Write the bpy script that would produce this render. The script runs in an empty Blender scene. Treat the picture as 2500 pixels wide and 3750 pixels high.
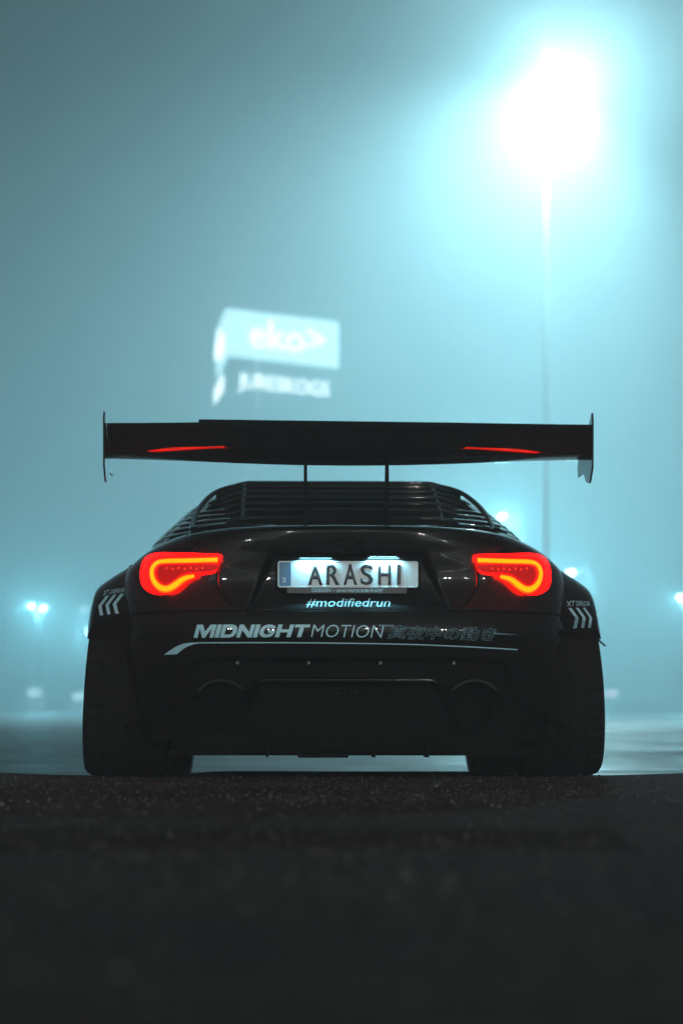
import bpy, bmesh, math, random
import numpy as np
from mathutils import Vector, Matrix
from mathutils.bvhtree import BVHTree
random.seed(7)
sc = bpy.context.scene
col = sc.collection
R = math.radians

# ------------------------------------------------------------------ camera
F = 85.0 / 36.0 * 3750.0           # focal length in photograph pixels
PX0, PY0 = 1250.0, 2725.0          # principal point (the camera looks level, lens shifted up)
CAMZ = 0.132
cam = bpy.data.cameras.new('camera')
cam_o = bpy.data.objects.new('camera', cam); col.objects.link(cam_o)
cam_o.location = (0, 0, CAMZ); cam_o.rotation_euler = (R(90), 0, 0)
cam.sensor_width = 36; cam.lens = 85; cam.shift_y = (PY0 - 1875.0) / 3750.0
cam.clip_start = 0.05; cam.clip_end = 2000
cam.dof.use_dof = True; cam.dof.focus_distance = 9.05; cam.dof.aperture_fstop = 2.4
sc.camera = cam_o

# ------------------------------------------------------------------ world: night sky
wd = bpy.data.worlds.new('World'); sc.world = wd; wd.use_nodes = True
wn = wd.node_tree
sky = wn.nodes.new('ShaderNodeTexSky'); sky.sky_type = 'NISHITA'; sky.sun_disc = False
sky.sun_elevation = R(-5.0); sky.sun_rotation = R(25)
wn.links.new(sky.outputs[0], wn.nodes['Background'].inputs[0])
wn.nodes['Background'].inputs[1].default_value = 0.05

# ------------------------------------------------------------------ render / exposure
sc.view_settings.view_transform = 'Standard'; sc.view_settings.look = 'None'
sc.view_settings.exposure = 0.0; sc.view_settings.gamma = 1.0
sc.cycles.use_denoising = True
try: sc.cycles.denoiser = 'OPENIMAGEDENOISE'
except Exception: pass
sc.cycles.volume_bounces = 1; sc.cycles.max_bounces = 6
sc.cycles.diffuse_bounces = 2; sc.cycles.glossy_bounces = 4
sc.cycles.sample_clamp_indirect = 4.0
sc.cycles.caustics_reflective = False; sc.cycles.caustics_refractive = False

FOG_DENSITY = 0.0115
FOG_G = 0.38
FLOOD_W = 46000.0
COOL = (0.48, 0.90, 1.0)           # light of the floodlights
COOL2 = (0.25, 0.81, 1.0)

# ------------------------------------------------------------------ helpers
def tag(o, label=None, cat=None, group=None, kind=None):
    if label: o['label'] = label
    if cat: o['category'] = cat
    if group: o['group'] = group
    if kind: o['kind'] = kind
    return o

def empty(name, loc=(0, 0, 0), rz=0.0, parent=None):
    o = bpy.data.objects.new(name, None); col.objects.link(o)
    o.location = loc; o.rotation_euler = (0, 0, rz); o.parent = parent
    o.empty_display_size = 0.2
    return o

def link_mesh(name, me, mat=None, parent=None, smooth=True, angle=35):
    o = bpy.data.objects.new(name, me); col.objects.link(o); o.parent = parent
    if mat is not None: me.materials.append(mat)
    if smooth:
        me.polygons.foreach_set('use_smooth', [True] * len(me.polygons))
        if angle < 180: me.set_sharp_from_angle(angle=R(angle))
    return o

def mesh(name, verts, faces, mat=None, parent=None, smooth=True, angle=35):
    me = bpy.data.meshes.new(name); me.from_pydata([tuple(v) for v in verts], [], faces); me.update()
    bm = bmesh.new(); bm.from_mesh(me); bmesh.ops.recalc_face_normals(bm, faces=bm.faces); bm.to_mesh(me); bm.free()
    return link_mesh(name, me, mat, parent, smooth, angle)

def grid_faces(nr, nc, wrap=False):
    f = []
    for i in range(nr - 1):
        for j in range(nc if wrap else nc - 1):
            j2 = (j + 1) % nc
            f.append((i * nc + j, i * nc + j2, (i + 1) * nc + j2, (i + 1) * nc + j))
    return f

class MB:
    """collects simple solids and links them as one mesh object"""
    def __init__(s): s.v = []; s.f = []
    def add(s, v, f):
        b = len(s.v); s.v += [tuple(p) for p in v]; s.f += [tuple(i + b for i in q) for q in f]; return s
    def box(s, c, d, rot=None):
        x, y, z = (k / 2 for k in d); c = Vector(c)
        p = [Vector(q) for q in ((-x, -y, -z), (x, -y, -z), (x, y, -z), (-x, y, -z), (-x, -y, z), (x, -y, z), (x, y, z), (-x, y, z))]
        if rot is not None: p = [rot @ q for q in p]
        return s.add([c + q for q in p], [(3, 2, 1, 0), (4, 5, 6, 7), (0, 1, 5, 4), (1, 2, 6, 5), (2, 3, 7, 6), (3, 0, 4, 7)])
    def tube(s, pts, r, seg=10, cap=True):
        pts = [Vector(p) for p in pts]; n = len(pts); rr = r if hasattr(r, '__len__') else [r] * n
        v = []
        for i, p in enumerate(pts):
            d = (pts[min(i + 1, n - 1)] - pts[max(i - 1, 0)]).normalized()
            a = d.cross(Vector((0, 0, 1)) if abs(d.z) < .9 else Vector((0, 1, 0))).normalized(); b = d.cross(a)
            for k in range(seg):
                t = 2 * math.pi * k / seg
                v.append(p + (a * math.cos(t) + b * math.sin(t)) * rr[i])
        f = grid_faces(n, seg, True)
        if cap: f += [tuple(range(seg)), tuple(range((n - 1) * seg, n * seg))]
        return s.add(v, f)
    def prism(s, poly, fn, d):
        """poly: 2D points, fn(a,b,t): 3D point at depth t; extruded from t=0 to t=d"""
        n = len(poly); v = [fn(a, b, 0) for a, b in poly] + [fn(a, b, d) for a, b in poly]
        f = [tuple(range(n)), tuple(range(n, 2 * n))] + [(i, (i + 1) % n, n + (i + 1) % n, n + i) for i in range(n)]
        return s.add(v, f)
    def build(s, name, mat, parent=None, smooth=False, bevel=0, angle=35):
        o = mesh(name, s.v, s.f, mat, parent, smooth, angle)
        if bevel:
            m = o.modifiers.new('bevel', 'BEVEL'); m.width = bevel; m.segments = 2; m.limit_method = 'ANGLE'
        return o

def pchip(xs, ys):
    xs = np.array(xs, float); ys = np.array(ys, float)
    h = np.diff(xs); d = np.diff(ys) / h; m = np.zeros(len(xs)); m[0] = d[0]; m[-1] = d[-1]
    for i in range(1, len(xs) - 1):
        if d[i - 1] * d[i] > 0:
            w1 = 2 * h[i] + h[i - 1]; w2 = h[i] + 2 * h[i - 1]
            m[i] = (w1 + w2) / (w1 / d[i - 1] + w2 / d[i])
    def fn(x):
        x = min(max(x, xs[0]), xs[-1]); i = min(int(np.searchsorted(xs, x, side='right')) - 1, len(h) - 1)
        t = (x - xs[i]) / h[i]
        return float((2*t**3 - 3*t**2 + 1) * ys[i] + (t**3 - 2*t**2 + t) * h[i] * m[i] + (-2*t**3 + 3*t**2) * ys[i+1] + (t**3 - t**2) * h[i] * m[i+1])
    return fn

def smooth01(a, b, x):
    t = min(max((x - a) / (b - a), 0), 1); return t * t * (3 - 2 * t)

# ------------------------------------------------------------------ materials
def new_mat(name):
    m = bpy.data.materials.new(name); m.use_nodes = True
    return m, m.node_tree, m.node_tree.nodes['Principled BSDF']

def simple(name, c, rough=.5, metal=0., spec=.5, coat=0., coat_r=.03, bump=0., bscale=200., var=0., vscale=6.):
    m, nt, b = new_mat(name)
    b.inputs['Base Color'].default_value = (*c, 1); b.inputs['Roughness'].default_value = rough
    b.inputs['Metallic'].default_value = metal; b.inputs['Specular IOR Level'].default_value = spec
    b.inputs['Coat Weight'].default_value = coat; b.inputs['Coat Roughness'].default_value = coat_r
    tc = nt.nodes.new('ShaderNodeTexCoord')
    if bump:
        n = nt.nodes.new('ShaderNodeTexNoise'); n.inputs['Scale'].default_value = bscale; n.inputs['Detail'].default_value = 3
        bp = nt.nodes.new('ShaderNodeBump'); bp.inputs['Strength'].default_value = bump; bp.inputs['Distance'].default_value = .004
        nt.links.new(tc.outputs['Object'], n.inputs['Vector']); nt.links.new(n.outputs[0], bp.inputs['Height'])
        nt.links.new(bp.outputs[0], b.inputs['Normal'])
    if var:
        n = nt.nodes.new('ShaderNodeTexNoise'); n.inputs['Scale'].default_value = vscale; n.inputs['Detail'].default_value = 5
        mr = nt.nodes.new('ShaderNodeMapRange'); mr.inputs[3].default_value = max(rough - var, .02); mr.inputs[4].default_value = rough + var
        mr.inputs[1].default_value = .3; mr.inputs[2].default_value = .7
        nt.links.new(tc.outputs['Object'], n.inputs['Vector']); nt.links.new(n.outputs[0], mr.inputs[0])
        nt.links.new(mr.outputs[0], b.inputs['Roughness'])
    return m

def emit(name, c, s, base=(.02, .02, .02), rough=.2):
    m, nt, b = new_mat(name)
    b.inputs['Base Color'].default_value = (*base, 1); b.inputs['Roughness'].default_value = rough
    b.inputs['Emission Color'].default_value = (*c, 1); b.inputs['Emission Strength'].default_value = s
    return m

PAINT = simple('black_paint', (.005, .005, .0055), .45, spec=.12, coat=1., coat_r=.02, var=.06)
CARBON = simple('black_gloss', (.004, .004, .004), .6, spec=.02, coat=1., coat_r=.02)
PLASTIC = simple('black_plastic', (.004, .004, .004), .6, spec=.05, bump=.2, bscale=400)
GLOSS = simple('trim_black', (.003, .003, .003), .22, spec=.10, coat=.35, coat_r=.06)
SOOT = simple('sooty_steel', (.012, .011, .010), .55, metal=.6)
MATTE = simple('underside_black', (.004, .004, .004), .9, spec=.1)
RUBBER = simple('tyre_rubber', (.010, .010, .010), .85, spec=.06, bump=.3, bscale=120)
GLASS = simple('dark_glass', (.003, .003, .004), .06, spec=.15)
RIM = simple('dark_rim', (.03, .03, .032), .35, metal=.8)
STEEL = simple('exhaust_steel', (.10, .10, .10), .35, metal=1.)
VINYL = simple('pale_vinyl', (.46, .84, .96), .45, spec=.4)
VINYLDIM = simple('thin_vinyl', (.42, .70, .80), .45)
CHROME = simple('bolt_steel', (.05, .05, .055), .35, metal=1.)

# ================================================================== GROUND
def asphalt(name, c0, c1, rough, spec, bump, rvar=.1, bdist=.006, cvar=(.45, 1.5), gs=42):
    m, nt, b = new_mat(name); L = nt.links.new
    tc = nt.nodes.new('ShaderNodeTexCoord')
    n1 = nt.nodes.new('ShaderNodeTexNoise'); n1.inputs['Scale'].default_value = 1.1; n1.inputs['Detail'].default_value = 7; n1.inputs['Roughness'].default_value = .62
    n2 = nt.nodes.new('ShaderNodeTexVoronoi'); n2.inputs['Scale'].default_value = 75
    n3 = nt.nodes.new('ShaderNodeTexNoise'); n3.inputs['Scale'].default_value = gs; n3.inputs['Detail'].default_value = 4
    for n in (n1, n2, n3): L(tc.outputs['Object'], n.inputs['Vector'])
    r = nt.nodes.new('ShaderNodeValToRGB'); r.color_ramp.elements[0].position = .34; r.color_ramp.elements[1].position = .68
    r.color_ramp.elements[0].color = (*c0, 1); r.color_ramp.elements[1].color = (*c1, 1)
    L(n1.outputs[0], r.inputs[0])
    mx = nt.nodes.new('ShaderNodeMix'); mx.data_type = 'RGBA'; mx.blend_type = 'MULTIPLY'; mx.inputs[0].default_value = .75
    r2 = nt.nodes.new('ShaderNodeValToRGB'); r2.color_ramp.elements[0].position = .25; r2.color_ramp.elements[0].color = (cvar[0],) * 3 + (1,)
    r2.color_ramp.elements[1].position = .72; r2.color_ramp.elements[1].color = (cvar[1],) * 3 + (1,)
    L(n3.outputs[0], r2.inputs[0]); L(r.outputs[0], mx.inputs[6]); L(r2.outputs[0], mx.inputs[7])
    L(mx.outputs[2], b.inputs['Base Color'])
    mr = nt.nodes.new('ShaderNodeMapRange'); mr.inputs[1].default_value = .35; mr.inputs[2].default_value = .65
    mr.inputs[3].default_value = rough - rvar; mr.inputs[4].default_value = rough + rvar
    L(n1.outputs[0], mr.inputs[0]); L(mr.outputs[0], b.inputs['Roughness'])
    b.inputs['Specular IOR Level'].default_value = spec
    bp = nt.nodes.new('ShaderNodeBump'); bp.inputs['Strength'].default_value = bump; bp.inputs['Distance'].default_value = bdist
    ad = nt.nodes.new('ShaderNodeMath'); ad.operation = 'ADD'
    L(n2.outputs[0], ad.inputs[0]); L(n3.outputs[0], ad.inputs[1]); L(ad.outputs[0], bp.inputs['Height'])
    L(bp.outputs[0], b.inputs['Normal'])
    return m

NEAR = asphalt('rough_dark_asphalt', (.028, .0235, .021), (.072, .060, .053), .93, .10, 1.0, .04, bdist=.03, cvar=(.15, 2.6), gs=34)
FAR = asphalt('smooth_grey_asphalt', (.05, .05, .05), (.075, .075, .075), .52, .5, .12, .12)
LINE = simple('worn_line_paint', (.75, .75, .73), .6, bump=.2)

from mathutils import noise as mnoise
def far_z(y):
    return -0.014 if y < 13 else -0.014 + 0.0152 * (y - 13) * smooth01(13, 19, y)

# the sheet of the car park, rising gently away from the car
ys = [-40, -20, 0, 5, 9, 10, 11, 12, 13, 14, 15, 16, 17, 18, 19, 20, 22, 25, 30, 40, 60, 90, 130, 190, 255]
xs = [-115, -60, -30, -15, -8, -4, 0, 4, 8, 15, 30, 60, 115]
v = [(x, y, far_z(y) if y > 9 else -.25) for y in ys for x in xs]
lot = mesh('car_park_ground', v, grid_faces(len(ys), len(xs)), FAR)
tag(lot, 'smooth grey asphalt of the car park sloping up into fog', kind='structure')

# the rough layer of asphalt in the foreground, ending in a ragged edge under the car
def near_z(x, y):
    n = mnoise.noise(Vector((x * 1.3, y * .8, 0))) * .006 + mnoise.noise(Vector((x * 6, y * 3, 4))) * .0025
    base = 0.0 if y > 9.2 else -0.0115 * (9.2 - y)
    crest = .010 * math.exp(-((y - 10.25) / .25) ** 2)
    base += .016 * (1 - smooth01(.50, .72, abs(x))) * math.exp(-((y - 10.22) / .20) ** 2)  # hump of dark asphalt stands in for the car's shadow between the tracks
    flat = smooth01(1.15, 1.5, abs(x))            # beside the tracks the edge is bumpier
    return base + (crest + n) * (.15 + .85 * flat) if y > 9.0 else base + n * .6
v = []; cols = [i * .06 for i in range(-60, 61)]; cols = [-45, -20, -10, -6, -4.5] + cols + [4.5, 6, 10, 20, 45]
rows = [-35, -15, -5, 0, 1, 2, 3, 4, 5, 6, 7, 7.6, 8.0, 8.4, 8.7, 9.0] + [9.1 + .07 * i for i in range(17)]
for y in rows:
    for x in cols: v.append((x, y, near_z(x, y)))
for k, dz in ((0, -.006), (1, -.05)):
    for x in cols:
        e = 10.27 + .05 * k + mnoise.noise(Vector((x * 2.1, 3, 0))) * .06 + mnoise.noise(Vector((x * 9, 7, 0))) * .025
        z = near_z(x, 10.22)
        v.append((x, e, z + dz))
near = mesh('foreground_asphalt', v, grid_faces(len(rows) + 2, len(cols)), NEAR, angle=180)
tag(near, 'rough dark asphalt of the foreground with a ragged edge', kind='structure')

# loose grit and proud stones in the rough asphalt
rg = random.Random(11); gv, gf = [], []
for i_ in range(10500):
    y = 1.9 + 8.0 * rg.random() ** .8 if i_ < 7000 else 6.6 + 3.5 * rg.random(); x = (rg.random() - .5) * (.9 + y * .42)
    r = rg.choice((.0016, .002, .0025, .003, .0036, .0048)) * (1 if rg.random() < .985 else 1.9); z = near_z(x, y); b = len(gv); a0 = rg.random() * 6.3
    for k in range(4):
        t = a0 + k * 1.571; q = r * (.7 + .6 * rg.random()); gv.append((x + q * math.cos(t), y + q * math.sin(t), z - r * .3))
    gv.append((x + r * .3 * (rg.random() - .5), y, z + r * (.5 + .6 * rg.random())))
    gf += [(b + k, b + (k + 1) % 4, b + 4) for k in range(4)]
gm, nt, bs = new_mat('grey_grit'); bs.inputs['Roughness'].default_value = .7
gn = nt.nodes.new('ShaderNodeTexNoise'); gn.inputs['Scale'].default_value = 37; gt = nt.nodes.new('ShaderNodeTexCoord'); gr = nt.nodes.new('ShaderNodeValToRGB')
gr.color_ramp.elements[0].position = .40; gr.color_ramp.elements[0].color = (.03, .027, .025, 1); gr.color_ramp.elements[1].position = .66; gr.color_ramp.elements[1].color = (.26, .25, .24, 1)
nt.links.new(gt.outputs['Object'], gn.inputs['Vector']); nt.links.new(gn.outputs[0], gr.inputs[0]); nt.links.new(gr.outputs[0], bs.inputs['Base Color'])
tag(mesh('asphalt_grit', gv, gf, gm, smooth=False), 'loose grit scattered over the dark foreground asphalt', kind='stuff')

def strip(name, pts, wid, lab):
    """a painted line along pts (x,y) of the car park"""
    v = []
    for i, (x, y) in enumerate(pts):
        x2, y2 = pts[min(i + 1, len(pts) - 1)]; x1, y1 = pts[max(i - 1, 0)]
        d = Vector((x2 - x1, y2 - y1)).normalized(); n = Vector((-d.y, d.x)) * wid / 2
        for s in (-1, 1): v.append((x + n.x * s, y + n.y * s, far_z(y + n.y * s) + .005))
    o = mesh(name, v, [(2 * i, 2 * i + 1, 2 * i + 3, 2 * i + 2) for i in range(len(pts) - 1)], LINE)
    tag(o, lab, kind='structure')
def lin(a, b, n=14): return [(a[0] + (b[0] - a[0]) * i / n, a[1] + (b[1] - a[1]) * i / n) for i in range(n + 1)]
strip('painted_line', lin((-9, 22.2), (-.2, 22.0)), .28, 'pale painted line crossing the asphalt left of the car')
strip('painted_line', lin((1.2, 18.6), (9, 18.9)), .26, 'pale painted line crossing the asphalt right of the car')
strip('painted_line', lin((3.0, 33.2), (10.5, 33.8)), 1.6, 'broad pale painted band on the far asphalt at right')
strip('painted_line', lin((1.0, 12.6), (3.1, 12.9)), .35, 'short worn paint patch beside the right front wheel')

# ================================================================== CAR
CAR_LOC = Vector((0.024, 8.97, 0.0)); CAR_RZ = R(1.4)
car = empty('sports_car', CAR_LOC, CAR_RZ)
tag(car, 'glossy black wide-body coupe with tall rear wing and lit red tail lights', 'car')
MI = (Matrix.Translation(CAR_LOC) @ Matrix.Rotation(CAR_RZ, 4, 'Z')).inverted()
CO = MI @ Vector((0, 0, CAMZ))
def ray(px, py):
    return MI.to_3x3() @ Vector(((px - PX0) / F, 1, (PY0 - py) / F))

# ---- rear surface of the body as a height field y = YS(x, z), car coordinates (y forward, plate plane at 0)
NE, YC = 2.6, .62
YR = pchip([.10, .17, .30, .42, .47, .55, .600, .612, .625, .66, .75, .84, .895, .922, .94, .955],
           [.08, .06, .015, -.035, -.055, -.086, -.076, -.070, -.064, -.042, -.012, -.022, -.036, -.040, -.015, .09])
WD = pchip([.10, .17, .30, .42, .55, .625, .70, .75, .80, .86, .91, .94, .955],
           [.79, .80, .83, .855, .872, .872, .872, .868, .855, .80, .715, .63, .52])
def YS(x, z):
    r = min(abs(x) / WD(z), 1.0)
    return YC - (YC - YR(z)) * (1 - r ** NE) ** (1 / NE)
def recess(x, z):
    hw = .285 + (.845 - z) * .42
    e = min(hw - abs(x), .842 - z, (z - .600))
    return .034 * smooth01(-.010, .024, e)
def YT(x, z): return YS(x, z) + recess(x, z)
def hit(px, py, fn=YS):
    d = ray(px, py); t = 9.0
    for _ in range(40):
        p = CO + d * t
        y = fn(p.x, p.z) if .1 < p.z < .955 else 0
        t += (y - p.y) * .7
    p = CO + d * t
    return p

def panel(name, rows, mat, parent=car, thick=.012, wrap=False):
    nr, nc = len(rows), len(rows[0])
    o = mesh(name, [p for r in rows for p in r], grid_faces(nr, nc, wrap), mat, parent, angle=42)
    if thick:
        # make the outside face away from the car so that the thickness grows inwards
        me = o.data; s = 0
        for p in me.polygons: s += p.normal.y
        if s > 0: me.flip_normals()
        m = o.modifiers.new('solidify', 'SOLIDIFY'); m.thickness = thick; m.offset = -1
    return o

# trunk lid
XT = pchip([.628, .66, .745, .842, .862, .90, .955], [.40, .44, .485, .475, .565, .60, .61])
zs = [.629 + (.952 - .629) * i / 110 for i in range(111)]
rows = []
for z in zs:
    w = XT(z) - .003; w = min(w, WD(z) * .985)
    rows.append([(k * w, YT(k * w, z), z) for k in [j / 110 for j in range(-110, 111)]])
# turn the lid over its top edge into the deck
for y, z in ((.14, .958), (.30, .960), (.52, .958)):
    rows.append([(k * .6, max(y, YT(k * .5, .952) + .02), z) for k in [j / 110 for j in range(-110, 111)]])
trunk = panel('trunk_lid', rows, PAINT)

# quarter panels, from the lid round to the wheel arch
AY, AZ, AR = .75, .335, .375       # rear axle and arch radius
def arch_fix(rows, r):
    out = []
    for row in rows:
        nr = []
        for p in row:
            d = math.hypot(p[1] - AY, p[2] - AZ)
            if p[1] > AY - .02 and p[2] < AZ + r: pass
            nr.append(p)
        out.append(nr)
    return out
for s in (-1, 1):
    rows = []
    for i in range(46):
        z = .629 + (.953 - .629) * i / 45
        w = WD(z); x0 = min(XT(z) + .003, w * .99); row = []
        for k in range(30):
            q = k / 29; xi = x0 / w + (1 - x0 / w) * (1 - (1 - q) ** 2.2)
            row.append((s * w * xi, YS(w * xi, z), z))
        for y in (.68, .78, .9, 1.05, 1.25): row.append((s * w, y, z))
        rows.append(row)
    # upper side closes over to the cabin
    rows.append([(p[0] * .86, p[1] + .05, .957) for p in rows[-1]])
    q = panel('quarter_panel', rows, PAINT)

# rear bumper: wraps between the wheels, with the diffuser opening cut out below
ZB = pchip([0, .48, .555, .60, .625, .645, .665, .70, .9], [.458, .458, .452, .425, .35, .24, .165, .15, .15])
us = []
for k in range(-56, 57):
    q = abs(k) / 56; us.append(math.copysign(1 - (1 - q) ** 1.55, k))
rows = []
for i in range(41):
    kz = i / 40; row = []
    for u in us:
        zb = ZB(abs(u) * .86); z = zb + (.622 - zb) * kz; w = WD(z)
        x = u * w; row.append((x, YS(x, z), z))
    rows.append(row)
# rounded return at the bottom edge and on the top edge
top = [(p[0], p[1] + .012, p[2] + .003) for p in rows[-1]]
ret = [(p[0] * .995, p[1] + .06, p[2] - .004) for p in rows[0]]
fil = [[(p[0], p[1] + a, p[2] - b) for p in rows[0]] for a, b in ((.020, .0085), (.011, .0078), (.005, .0055), (.0015, .0025))]
rows = [ret] + fil + rows + [top]
bumper = panel('rear_bumper', rows, PAINT, thick=.010)
# sides of the bumper run forward to the wheel arch
# (closed by the inner wing panels below)
for s in (-1, 1):
    rows = []
    for i in range(16):
        z = .15 + (.622 - .15) * i / 15; w = WD(z)
        yend = AY - math.sqrt(max(AR ** 2 - (z - AZ) ** 2, .0001)) if abs(z - AZ) < AR else AY - .1
        y1 = min(yend, .60)
        rows.append([(s * w * .994, YC - .0 if False else y, z) for y in [y1 - .10 + .10 * j / 4 for j in range(5)]])
    # inner face of the bumper towards the tyre
    rows2 = []
    for i in range(16):
        z = .15 + (.622 - .15) * i / 15; w = WD(z)
        yend = AY - math.sqrt(max(AR ** 2 - (z - AZ) ** 2, .0001))
        yend = max(min(yend, .58), .36)
        r = ((YC - yend) / (YC - YR(z))) ** NE
        xo = w * (1 - r) ** (1 / NE)
        rows2.append([(s * (xo - .006 - .25 * j / 4), yend - .004 + .03 * j / 4, z) for j in range(5)])
    panel('inner_wheel_arch', rows2, MATTE, thick=0)

# core of the body: hidden structure, sills, doors, bonnet and nose
def section(y, wl, wu, zb, zm, zt):
    return [(-wl * .96, y, zb), (-wl, y, zb + .03), (-wl, y, zm - .01), (-wu, y, zm + .01), (-wu, y, zt - .10), (-wu * .93, y, zt - .03), (-wu * .75, y, zt), (0, y, zt + .012),
            (wu * .75, y, zt), (wu * .93, y, zt - .03), (wu, y, zt - .10), (wu, y, zm + .01), (wl, y, zm - .01), (wl, y, zb + .03), (wl * .96, y, zb)]
secs = [(.20, .58, .60, .14, .45, .90), (.34, .66, .70, .10, .62, .93), (.75, .66, .80, .10, .70, .945), (1.10, .68, .84, .10, .66, .945), (1.20, .86, .86, .11, .50, .94),
        (2.0, .87, .86, .11, .50, .93), (2.80, .87, .86, .11, .50, .90), (2.92, .66, .83, .11, .69, .88), (3.35, .66, .82, .11, .69, .83), (3.72, .66, .80, .11, .62, .77), (3.82, .80, .79, .11, .50, .73), (4.0, .74, .70, .12, .45, .66), (4.1, .55, .50, .16, .40, .58)]
S = [section(*a) for a in secs]; n = len(S[0])
f = grid_faces(len(S), n, True) + [tuple(range(n)), tuple(range((len(S) - 1) * n, len(S) * n))]
mesh('body_shell', [p for s_ in S for p in s_], f, PAINT, car, angle=50)

# cabin
GZ = [.92, 1.02, 1.066, 1.154, 1.235, 1.272, 1.288]
GY = pchip(GZ, [.42, .70, .86, 1.16, 1.48, 1.72, 1.95])
GF = pchip(GZ, [3.15, 2.95, 2.82, 2.62, 2.42, 2.30, 2.2])
GW = pchip(GZ, [.838, .772, .730, .652, .542, .452, .265])
def cab(phi, z, off=0.0):
    """phi = 0 at the rear, 90 at the right side"""
    a = GW(z) + off; y0, y1 = GY(z) - off, GF(z) + off; c, b = (y0 + y1) / 2, (y1 - y0) / 2
    s, k = math.sin(phi), math.cos(phi)
    return (a * math.copysign(abs(s) ** (2 / 3.0), s), c - b * math.copysign(abs(k) ** (2 / 3.0), k), z)
NS = 96
rows = [[cab(2 * math.pi * j / NS, .92 + (1.288 - .92) * (1 - (1 - i / 22) ** 1.6)) for j in range(NS)] for i in range(23)]
vv = [p for r in rows for p in r] + [(0, 2.07, 1.292)]
ff = grid_faces(23, NS, True) + [(22 * NS + j, 22 * NS + (j + 1) % NS, len(vv) - 1) for j in range(NS)]
mesh('cabin', vv, ff, PAINT, car, angle=60)
rows = [[cab(R(a), z, .004) for a in [-22 + 44 * j / 30 for j in range(31)]] for z in [.975 + .25 * i / 12 for i in range(13)]]
panel('rear_window', rows, GLASS, thick=0)
rows = [[cab(R(a), z, .010) for a in [-47 + 94 * j / 56 for j in range(57)]] for z in [.955 + .315 * i / 16 for i in range(17)]]
panel('added_dark_sheet', rows, MATTE, thick=0)  # black sheet added under the slats so that no fog reflects there
for s in (-1, 1):
    rows = [[cab(s * R(a), z, .004) for a in [62 + 62 * j / 20 for j in range(21)]] for z in [.975 + .19 * i / 6 for i in range(7)]]
    panel('side_window', rows, GLASS, thick=0)

# ---- rear window louvre
louvre = empty('window_louvre', (0, 0, 0), parent=car)
def lx(x):                       # how far a slat drops towards its ends
    d = max(abs(x) - .40, 0); return .18 * d + .85 * d * d
prof = [(1.60, 1.273), (1.47, 1.243), (1.34, 1.207), (1.21, 1.170), (1.08, 1.130), (.95, 1.090), (.80, 1.042)]
for i, (y, z) in enumerate(prof):
    hw = (.49, .53, .562, .582, .592, .596, .596)[i]
    xs_ = [-hw + 2 * hw * j / 40 for j in range(41)]
    sec = [(0, -.011), (-.006, -.008), (-.009, -.003), (-.009, .003), (-.006, .007), (0, .009), (.03, .010), (.13, .006), (.13, .002), (.03, .004), (.004, -.012)]
    vv = []
    for x in xs_:
        bend = max(abs(x) - .40, 0)
        for a, b in sec: vv.append((x, y + a + bend * .35, z + b - lx(x)))
    n = len(sec); ff = grid_faces(len(xs_), n, True) + [tuple(range(n)), tuple(range((len(xs_) - 1) * n, len(xs_) * n))]
    mesh('slat', vv, ff, CARBON, louvre, angle=40)
for s in (-1, 1):
    mb = MB()
    for a, b in zip(prof[:-1], prof[1:]):
        mb.box((s * .405, (a[0] + b[0]) / 2, (a[1] + b[1]) / 2 - .010), (.012, .145, .020), Matrix.Rotation(math.atan2(a[1] - b[1], a[0] - b[0]), 3, 'X'))
    mb.build('rib', CARBON, louvre)
    pts = [(.40, 1.64, 1.268), (.47, 1.60, 1.256), (.545, 1.50, 1.222), (.59, 1.32, 1.165), (.615, 1.10, 1.100), (.625, .88, 1.035), (.622, .70, .985), (.612, .56, .945)]
    # smooth the frame
    P = []
    for i in range(len(pts) - 1):
        p0, p1, p2, p3 = (Vector(pts[max(min(i + k, len(pts) - 1), 0)]) for k in (-1, 0, 1, 2))
        for t in (0, .25, .5, .75):
            P.append(.5 * ((2 * p1) + (-p0 + p2) * t + (2 * p0 - 5 * p1 + 4 * p2 - p3) * t * t + (-p0 + 3 * p1 - 3 * p2 + p3) * t ** 3))
    P.append(Vector(pts[-1]))
    MB().tube([(s * p.x * .968, p.y, p.z) for p in P], .011, 8).build('louvre_frame', CARBON, louvre, smooth=True)
# lower rail of the louvre
rows = []
for z, dy in ((1.000, 0), (.985, -.012), (.965, -.014), (.950, 0)):
    rows.append([(x, .60 + dy + .25 * abs(x) ** 2.5 - (1.0 - z) * 1.2, z - .05 * max(abs(x) - .35, 0)) for x in [-.6 + 1.2 * j / 40 for j in range(41)]])
panel('window_rail', rows, CARBON, thick=.008)
# high-level brake light behind the glass edge
vv = []; nb = 30
for j in range(nb + 1):
    x = -.175 + .35 * j / nb; h = .013 * (1 - abs(x / .175) ** 3) + .001; y = .50 + .2 * x * x
    vv += [(x, y, .985 - .25 * x * x - h), (x, y - .012, .985 - .25 * x * x), (x, y, .985 - .25 * x * x + h)]
mesh('high_brake_light', vv, grid_faces(nb + 1, 3), GLASS, car)

# ---- side quarter louvres
for s in (-1, 1):
    ql = empty('quarter_louvre', (0, 0, 0), parent=car)
    for i in range(5):
        z = .985 + .030 * i
        rows = []
        for dz, off in ((0, .006), (0, .020), (.010, .020), (.012, .006)):
            rows.append([cab(s * R(a), z + dz + .0008 * (a - 30) * -.4, off) for a in [27 + 30 * j / 16 for j in range(17)]])
        panel('slat', rows, CARBON, ql, thick=0)

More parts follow.
